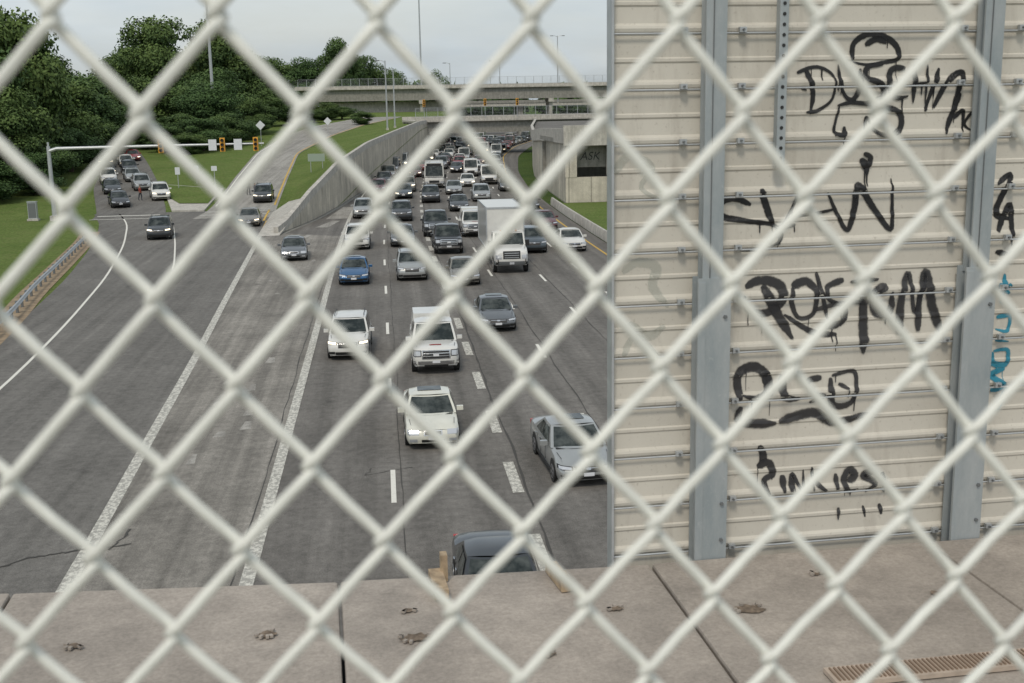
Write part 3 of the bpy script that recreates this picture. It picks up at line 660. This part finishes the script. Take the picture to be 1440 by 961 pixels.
for t in ((-41.5,192,8.5,4.5,1),(-43,176,8.5,4.5,3),(-44,168,8.5,4.5,0),(-42,158,7,4,2),(-41,150,6,3.8,1),(-44,143,6,4,3),(-50,137,6.5,4.5,0),(-55,133,7,5,2),(-62,131,7,5,1),(-46,132,4,3.2,2),(-46,200,10,5,2),(-30,200,7,3.2,0),(-34,204,8,3.6,1),(-26,210,7.5,3.2,2),(-38,211,9,4,3),(-23.5,226,8.5,3,1),(-22.5,238,9.5,3,2),(-48,232,11,6,0),(-30,222,9,4,3),(-70,140,9,6,0),(-76,150,12,7,1),(-2,262,9.6,2.6,0),(-17,268,10.5,3.4,1),(-13,276,10,3,2)): tree(*t,name='shrub')
b=MB(); r=np.random.default_rng(5); V=[];T=[]
for i in range(170):
    x=r.uniform(-260,330); y=r.uniform(560,700); hgt=r.uniform(14,20.5); k=160; d=r.normal(size=(k,3)); d/=np.linalg.norm(d,axis=1)[:,None]
    pos=np.array([x,y,hgt*.55])+d*r.uniform(.6,1.05,k)[:,None]*np.array([8,8,hgt*.5]); a=r.normal(size=(k,3)); a/=np.linalg.norm(a,axis=1)[:,None]; e=np.cross(d,a); s=r.uniform(1.2,2.4,k)[:,None]
    V.append(np.stack([pos-a*s,pos-e*s,pos+a*s,pos+e*s],1).reshape(-1,3)); T.append(np.repeat(np.clip(.3+.3*d[:,2]+r.normal(0,.1,k),0,1),4))  # leaf colour carries painted shading: clump tops lighter, undersides darker, with random tone
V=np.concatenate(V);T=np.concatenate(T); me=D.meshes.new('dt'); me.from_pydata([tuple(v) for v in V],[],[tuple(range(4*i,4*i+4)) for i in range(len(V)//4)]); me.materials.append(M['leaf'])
at=me.attributes.new('tint_shade','FLOAT_COLOR','POINT'); col=np.ones((len(V),4)); col[:,0]=T; at.data.foreach_set('color',col.ravel()); obj('distant_trees',me)

# ------------------------------------------------------------------ own overpass: ledge, sound wall, fence (bridge frame s,n,z)
A=math.radians(2.6)
def brobj(name,me,parent=None): return obj(name,me,(0,0,0),A,parent=parent)
root=obj('bridge_ledge',None,(0,0,0),A)
ED=lambda s_: 5.62+max(0,(.9-s_))*.115
js=[-9,-6.5,-4.9,-3.25,-1.64,0,1.62,3.18,4.8,6.5,9]
for i,(a,c) in enumerate(zip(js[:-1],js[1:])):
    b=MB(); dz=random.uniform(-.004,.004); a+=.007; c-=.007; z1=8.9+dz
    b.add([(a,-3,7.9),(c,-3,7.9),(c,ED(c),7.9),(a,ED(a),7.9),(a,-3,z1),(c,-3,z1),(c,ED(c),z1),(a,ED(a),z1)],[(3,2,1,0),(4,5,6,7),(0,1,5,4),(1,2,6,5),(2,3,7,6),(3,0,4,7)],M['ledge']); me=b.mesh('slab'); o=obj('slab_%d'%(i+1),me,parent=root)
    bv=o.modifiers.new('b','BEVEL'); bv.width=.014; bv.segments=2
b=MB(); b.box((0,1.3,8.3),(17.9,8.5,.7),M['black']); obj('joint_filler',b.mesh('jf'),parent=root)
M['spall']=flat('spall',(.17,.13,.095),.95,var=.5,scale=40)
b=MB()
for s_,n_,w in ((.33,4.98,.10),(-.34,5.15,.07),(.32,5.28,.05),(1.92,4.97,.10),(2.89,4.96,.07),(1.3,5.1,.05),(-1.2,5.2,.06),(.9,4.7,.04),(2.4,5.3,.04)):
    k=16; ring=[(s_+w*(.5+.5*random.random())*math.cos(q)*.9,n_+w*.6*(.5+.5*random.random())*math.sin(q),8.9075) for q in np.linspace(0,2*math.pi,k,endpoint=False)]
    b.add([(s_,n_,8.9072)]+ring,[(0,i+1,(i+1)%k+1) for i in range(k)],M['spall'])
    for _ in range(5): q=random.uniform(0,6.28); b.box((s_+w*.7*math.cos(q),n_+w*.5*math.sin(q),8.911),(.02,.015,.012),M['ledge'],Matrix.Rotation(q,3,'Z'))
obj('spalls',b.mesh('sp'),parent=root)
b=MB(); b.box((.49,5.50,8.935),(.07,.28,.05),M['wood'],Matrix.Rotation(.02,3,'Z')); b.box((.53,5.62,8.975),(.035,.06,.14),M['wood']); brobj('timber_block',b.mesh('tb'))
b=MB(); b.box((1.10,5.48,8.93),(.06,.28,.05),M['wood'],Matrix.Rotation(.10,3,'Z')); b.box((1.11,5.40,8.96),(.03,.05,.05),M['wood']); brobj('timber_block',b.mesh('tb2'))
b=MB(); M['grate']=flat('grate',(.44,.36,.29),.75,var=.2,scale=12); M['grated']=flat('grate_slot',(.24,.17,.12),.8)
b.box((2.5,4.24,8.918),(1.0,.14,.02),M['grate'])
for k in range(48): b.box((2.02+k*.02,4.24,8.931),(.007,.11,.008),M['grated'])
brobj('metal_grate',b.mesh('mg'))

# --- sound wall
pitch=.27; z0w=8.91
def prof(z):
    q=((z-z0w)%pitch)
    pts=[(0,.002),(.004,.018),(.020,.022),(.032,.018),(.045,.004),(.125,.0),(.132,.007),(.146,.007),(.153,0),(.25,.006),(.27,.002)]
    return float(np.interp(q,[p[0] for p in pts],[p[1] for p in pts]))
zs=[]; k=-4
while z0w+k*pitch<13.2:
    zs+=[z0w+k*pitch+q for q in (.0,.004,.020,.032,.045,.08,.125,.132,.146,.153,.2,.25)]; k+=1
m,nt,bb=newmat('sound_wall_panel'); tc=nt.nodes.new('ShaderNodeTexCoord'); ob_=tc.outputs['Object']
x=mixc(nt,rmap(nt,noise(nt,ob_,1.3,8,.7),.4,.7,0,.6),(.60,.57,.50),(.49,.46,.40)); x=mixc(nt,rmap(nt,noise(nt,ob_,5,6,.7,(1.2,1,.25)),.54,.75,0,.5),x,(.31,.275,.23))
x=mixc(nt,rmap(nt,noise(nt,ob_,45,3,.7),.60,.72,0,.4),x,(.26,.225,.18))
nt.links.new(x,bb.inputs['Base Color']); bb.inputs['Roughness'].default_value=.65; M['panel']=m
NW=5.76
wr_=obj('sound_wall',None,(0,0,0),A)
for a,c,nm in ((1.445,1.955,'panel_a'),(1.965,3.45,'panel_b'),(3.46,5.2,'panel_c'),(5.21,7.2,'panel_d')):
    b=MB(); b.grid([[(a,NW-prof(z),z),(c,NW-prof(z),z)] for z in zs],M['panel']); b.grid([[(a,NW+.06,z),(c,NW+.06,z)] for z in (zs[0],zs[-1])],M['panel'],True); obj(nm,b.mesh(nm),parent=wr_)
b=MB(); b.box((1.437,NW-.01,10.4),(.012,.10,5.2),M['steel'])
k=0
while z0w+k*pitch<13:
    z=z0w+k*pitch+.0
    b.tube([(1.45,NW-.030,z-.005),(7.1,NW-.030,z-.005)],.005,M['steel'],6)
    for s_ in (1.80,2.10,3.28,3.60): 
        b.box((s_,NW-.04,z+.010),(.035,.025,.026),M['steel']); b.tube([(s_,NW-.045,z+.010),(s_,NW-.066,z+.010)],.006,M['steeld'],6)
    k+=1
obj('rails',b.mesh('rails'),parent=wr_)
m,nt,bb=newmat('post_steel'); tc=nt.nodes.new('ShaderNodeTexCoord')
x=mixc(nt,rmap(nt,noise(nt,tc.outputs['Object'],6,7,.7,(1,1,.3)),.35,.65,0,1),(.29,.33,.345),(.41,.435,.44)); x=mixc(nt,rmap(nt,noise(nt,tc.outputs['Object'],30,5,.8),.58,.7,0,.4),x,(.5,.52,.51))
nt.links.new(x,bb.inputs['Base Color']); bb.inputs['Roughness'].default_value=.55; bb.inputs['Metallic'].default_value=.2; M['post']=m
def hpost(b,s0,s1,za,zb,nf,nb):
    zc=(za+zb)/2;h=zb-za;sc=(s0+s1)/2
    b.box((sc,nf,zc),(s1-s0,.012,h),M['post']); b.box((sc,nb,zc),(s1-s0,.012,h),M['post']); b.box((sc-.02,(nf+nb)/2,zc),(.012,nb-nf-.013,h),M['post'])
for s_ in (1.935,3.395):
    b=MB(); hpost(b,s_-.05,s_+.055,10.37,13.1,5.64,5.705); b.box((s_-.012,5.631,11.7),(.004,.006,2.6),M['steeld'])
    hpost(b,s_-.075,s_+.10,8.3,10.40,5.632,5.715); b.box((s_-.055,5.623,9.33),(.04,.006,2.1),M['post'])
    for z in (10.2,10.3,9.2,9.0): b.tube([(s_+.07,5.626,z),(s_+.07,5.614,z)],.010,M['steeld'],6)
    obj('steel_post',b.mesh('sp'),parent=wr_)
b=MB(); b.box((2.29,5.68,12.03),(.045,.045,2.14),M['post'])
for k in range(42): b.tube([(2.29,5.656,10.99+k*.05),(2.29,5.654,10.99+k*.05)],.009,M['black'],8)
obj('perforated_tube',b.mesh('pt'),parent=wr_)
def gm(name,col,dens):
    m,nt,bb=newmat(name); at=nt.nodes.new('ShaderNodeAttribute'); at.attribute_name='ink'; tc=nt.nodes.new('ShaderNodeTexCoord')
    bb.inputs['Base Color'].default_value=(*col,1); bb.inputs['Roughness'].default_value=.55
    n1=rmap(nt,noise(nt,tc.outputs['Object'],28,5,.8),.3,.7,-.28,.28); s=nt.nodes.new('ShaderNodeSeparateXYZ'); nt.links.new(at.outputs['Color'],s.inputs[0])
    al=rmap(nt,math2(nt,'ADD',s.outputs[0],n1),.22,.66,0,dens); nt.links.new(al,bb.inputs['Alpha']); return m
M['ink']=gm('spray_black',(.012,.012,.013),.97); M['ink2']=gm('spray_black_soft',(.025,.025,.028),.85); M['teal']=gm('spray_teal',(.02,.22,.32),.9); M['ghost']=gm('spray_faded',(.46,.48,.43),.4)
def sz(x,y): d=y-100; return (2.09+d*.00017+(x-1045)*.004, 11.42-.00355*d-2.5e-7*d*d-(x-1045)*(y-140)*5e-7)
def smooth(pts,k=6):
    P_=[pts[0]]+list(pts)+[pts[-1]]; out=[]
    for i in range(1,len(P_)-2):
        p0,p1,p2,p3=[np.array(q,float) for q in P_[i-1:i+3]]
        for t in np.linspace(0,1,k,endpoint=False): out.append(.5*((2*p1)+(-p0+p2)*t+(2*p0-5*p1+4*p2-p3)*t*t+(-p0+3*p1-3*p2+p3)*t**3))
    out.append(np.array(P_[-2],float)); return out
def graffiti(name,strokes,w,mat,drips=0):
    vs=[];fs=[];ink=[]; allp=[]
    def ribbon(fine,w,si,taper=False):
        o=len(vs); K=len(fine)
        for i,p in enumerate(fine):
            t=fine[min(i+1,K-1)]-fine[max(i-1,0)]; l=np.linalg.norm(t) or 1; t=t/l; nn=np.array([-t[1],t[0]])
            e=min(1,(i+2)/5,(K-i+1)/7); ww=w*(.8+.32*math.sin(i*.09+si))*(e if not taper else 1-.5*i/K)
            for j,(u,a) in enumerate(((-1,0),(-.6,.75),(0,1),(.6,.75),(1,0))):
                q=p+nn*ww*u; vs.append((q[0],NW-prof(q[1])-.003-.0005*(si%11),q[1])); ink.append(a*(.0 if i in(0,K-1) else 1))
        fs.extend([(o+i*5+j,o+i*5+j+1,o+(i+1)*5+j+1,o+(i+1)*5+j) for i in range(K-1) for j in range(4)])
    for si,st in enumerate(strokes):
        pts=[np.array(sz(*p)) for p in st]; pts=smooth(pts,8); fine=[pts[0]]
        for a,c in zip(pts[:-1],pts[1:]):
            n_=max(1,int(np.linalg.norm(c-a)/.012))
            for t in range(1,n_+1): fine.append(a+(c-a)*t/n_)
        ribbon(fine,w,si); allp+=fine
    for d in range(drips):
        p=allp[random.randrange(len(allp))]; ln=random.uniform(.03,.13)
        ribbon([p+np.array([0,-ln*t]) for t in np.linspace(0,1,max(4,int(ln/.01)))],.007,d+3,True)
    me=D.meshes.new(name); me.from_pydata(vs,[],fs); me.materials.append(mat)
    at=me.attributes.new('ink','FLOAT_COLOR','POINT'); col=np.ones((len(vs),4)); col[:,0]=ink; at.data.foreach_set('color',col.ravel()); obj(name,me,(0,0,0),A)
TA=[[(1198,90),(1200,64),(1226,52),(1254,66),(1260,86),(1238,92),(1215,94),(1198,90)],[(1214,68),(1230,60),(1244,66)],
 [(1134,96),(1144,130),(1140,162)],[(1122,104),(1150,96),(1172,110),(1170,140),(1150,156),(1134,158)],[(1128,124),(1136,128)],[(1178,92),(1184,130),(1196,142),(1206,128),(1208,98)],
 [(1240,94),(1218,98),(1216,112),(1236,122),(1238,138),(1214,146)],[(1270,100),(1250,102),(1246,124),(1256,140),(1274,138)],[(1282,94),(1280,150)],[(1280,124),(1298,120)],[(1300,94),(1296,152)],
 [(1310,110),(1300,150),(1296,160)],[(1296,158),(1310,120),(1316,100)],[(1308,156),(1328,118),(1348,108),(1342,135),(1334,160)],[(1346,134),(1334,165),(1324,192)],[(1336,170),(1350,160),(1348,190)],[(1364,160),(1352,178),(1366,190)],
 [(1180,150),(1174,172),(1172,186),(1184,190),(1186,178)],[(1176,150),(1200,146),(1240,152),(1262,162),(1262,182),(1244,192),(1226,184),(1216,166),(1212,190)],[(1212,216),(1222,222),(1216,236),(1210,226),(1220,230)],[(1217,232),(1217,246)]]
graffiti('graffiti_tag',TA,.018,M['ink'],22)
TB=[[(1060,286),(1036,276),(1016,284),(1018,300),(1050,308),(1088,314),(1100,330),(1080,346),(1042,350)],[(1072,262),(1080,290),(1090,318)],[(1090,320),(1120,314)],[(1156,324),(1142,300),(1128,264),(1112,296),(1096,322)],[(1106,304),(1150,298),(1176,292)],[(1162,268),(1176,300),(1190,322),(1200,290),(1204,260),(1226,292),(1250,322),(1252,286),(1250,250)]]
graffiti('graffiti_tag',TB,.021,M['ink'],8)
TC=[[(1048,402),(1072,392),(1096,400),(1098,422),(1078,438),(1052,434),(1046,412)],[(1072,398),(1090,436),(1114,478)],[(1112,402),(1132,394),(1146,410),(1142,440),(1122,446),(1112,424),(1114,402)],[(1186,392),(1162,402),(1164,420),(1186,432),(1182,452),(1154,462)],[(1146,380),(1156,420),(1162,450)],[(1192,396),(1236,392)],[(1212,394),(1212,440),(1212,500)],[(1246,400),(1226,414),(1232,440),(1250,436),(1252,408)],[(1262,472),(1266,420),(1276,384),(1286,440),(1300,382),(1310,430),(1326,474)],[(1290,468),(1292,420),(1302,390)],[(1140,436),(1180,426),(1230,424)],[(1100,440),(1140,466),(1176,470)]]
graffiti('graffiti_tag',TC,.031,M['ink2'],12)
TD=[[(1038,566),(1036,530),(1052,516),(1070,522),(1078,548),(1060,560),(1040,556)],[(1076,520),(1080,566)],[(1098,526),(1100,558),(1124,562)],[(1154,532),(1134,536),(1138,552),(1156,558),(1134,568)],[(1166,530),(1200,524),(1196,566),(1168,570),(1166,530)],[(1176,540),(1192,548)],[(1040,572),(1038,595),(1090,598)],[(1090,596),(1140,582),(1170,596),(1224,582)]]
graffiti('graffiti_tag',TD,.031,M['ink2'],8)
TE=[[(1062,628),(1070,645),(1066,655)],[(1060,662),(1076,655),(1082,672),(1070,682),(1078,706)],[(1096,672),(1098,700)],[(1108,698),(1110,672),(1124,696),(1126,664)],[(1138,660),(1140,698)],[(1158,664),(1142,680),(1160,698)],[(1172,670),(1174,696)],[(1188,682),(1200,674),(1192,666),(1184,680),(1190,696),(1204,692)],[(1228,668),(1212,674),(1228,684),(1214,698)],[(1240,668),(1242,700)],[(1176,720),(1176,740)],[(1212,718),(1216,736)],[(1236,715),(1240,732)]]
graffiti('graffiti_tag',TE,.026,M['ink2'],6)
graffiti('graffiti_tag',[[(1416,385),(1410,430)],[(1404,400),(1424,415)],[(1424,400),(1404,418)],[(1404,448),(1424,446),(1420,466),(1402,464)],[(1402,480),(1424,482)],[(1400,496),(1422,494),(1420,514),(1400,512),(1400,496)],[(1420,520),(1398,530),(1420,542)],[(1396,552),(1420,548),(1410,574),(1396,580)]],.023,M['teal'],5)
graffiti('graffiti_tag',[[(1398,262),(1420,250),(1400,300),(1424,310)],[(1402,330),(1420,290),(1424,350)],[(1400,355),(1424,360)]],.020,M['ink'])
graffiti('graffiti_faded',[[(885,380),(905,365),(930,372),(925,400),(945,430)],[(890,450),(915,470),(940,455)],[(880,240),(900,215),(930,230),(915,260),(945,280)],[(880,500),(900,470),(930,500)]],.03,M['ghost'])

# --- chain-link fence
M['wire']=flat('coated_wire',(.80,.80,.74),.5,var=.08,scale=40)
lean=math.radians(3.0); rot=math.radians(1.4)
s=Vector((math.cos(A),math.sin(A),0)); nrm=Vector((-math.sin(A),math.cos(A),0)); up=Vector((0,0,1))*math.cos(lean)-nrm*math.sin(lean); nf=s.cross(up)*-1
U=s*math.cos(rot)-up*math.sin(rot)*.5; Vv=(up*math.cos(rot)+s*math.sin(rot)).normalized(); 
O=Vector((.037,.575,11.207)); ws=.0361; hs=.0437; rw=.0029; O=O-U*(ws/2)
b=MB(); K0,K1=-20,14
for i in range(-34,35):
    pts=[]
    for k in range(K0,K1):
        sg=1 if (k+i)%2==0 else -1
        wob=U*random.uniform(-.0008,.0008)+Vv*random.uniform(-.0008,.0008)
        base=O+U*(i*ws+ (sg*(ws/2+rw*.75)) )+Vv*(k*hs)+wob
        pts.append(base+nf*(rw*.2*sg))
        nx=O+U*(i*ws-(sg*(ws/2+rw*.75)))+Vv*((k+1)*hs)
        side=nf*(rw*1.25*(1 if sg>0 else -1))
        pts.append(base+(nx-base)*.12+side); pts.append(base+(nx-base)*.5+side*.6); pts.append(base+(nx-base)*.88+side)
    q=smooth([tuple(v) for v in pts],2)
    b.tube([Vector(v) for v in q],rw,M['wire'],8,False)
b.tube([O+U*(-1.28)+Vv*(K1*hs-.04),O+U*1.28+Vv*(K1*hs-.04)],.021,M['steel'],10)
for u in (-1.27,1.27): b.tube([O+U*u+Vv*(K1*hs),Vector(((O+U*u).x,(O+U*u).y,8.85))],.03,M['steel'],10)
obj('chain_link_fence',b.mesh('fence',60))

# ------------------------------------------------------------------ light, sky, camera
W=D.worlds.new('World'); SC.world=W; W.use_nodes=True; nt=W.node_tree; bg=nt.nodes['Background']
sky=nt.nodes.new('ShaderNodeTexSky'); sky.sky_type='NISHITA'; sky.sun_disc=False; EL=math.radians(52); RO=math.radians(200)
sky.sun_elevation=EL; sky.sun_rotation=RO; sky.dust_density=1.8; sky.air_density=1.2
hs_=nt.nodes.new('ShaderNodeHueSaturation'); hs_.inputs['Saturation'].default_value=.42; nt.links.new(sky.outputs[0],hs_.inputs['Color'])
tc=nt.nodes.new('ShaderNodeTexCoord'); nz=noise(nt,tc.outputs['Generated'],2.6,7,.6,(1,1,3.5)); fac=rmap(nt,nz,.36,.64,.35,.9)
cl=mixc(nt,fac,hs_.outputs[0],mixc(nt,rmap(nt,noise(nt,tc.outputs['Generated'],3.7,5,.5,(1,1,4)),.4,.6,0,1),(4.3,5.0,5.6),(5.6,6.1,6.3))); nt.links.new(cl,bg.inputs['Color']); bg.inputs['Strength'].default_value=.125
L=D.lights.new('sun','SUN'); L.energy=1.5; L.angle=math.radians(12); L.color=(1,.91,.78); o=D.objects.new('sun',L); SC.collection.objects.link(o)
d=Vector((math.sin(RO)*math.cos(EL),math.cos(RO)*math.cos(EL),math.sin(EL))); o.rotation_euler=d.to_track_quat('Z','Y').to_euler()
cam=D.cameras.new('camera'); co=D.objects.new('camera',cam); SC.collection.objects.link(co); SC.camera=co
th=math.radians(11.64);psi=math.radians(6.53);roll=math.radians(1.0)
R=Matrix.Rotation(-psi,3,'Z')@Matrix.Rotation(math.pi/2-th,3,'X')@Matrix.Rotation(-roll,3,'Z')
co.matrix_world=Matrix.Translation((0,0,H))@R.to_4x4()
cam.sensor_width=36; cam.lens=1650/1440*36; cam.clip_start=.05; cam.clip_end=6000
cam.dof.use_dof=True; cam.dof.focus_distance=30; cam.dof.aperture_fstop=10
SC.view_settings.view_transform='Standard'; SC.view_settings.look='None'; SC.view_settings.exposure=0
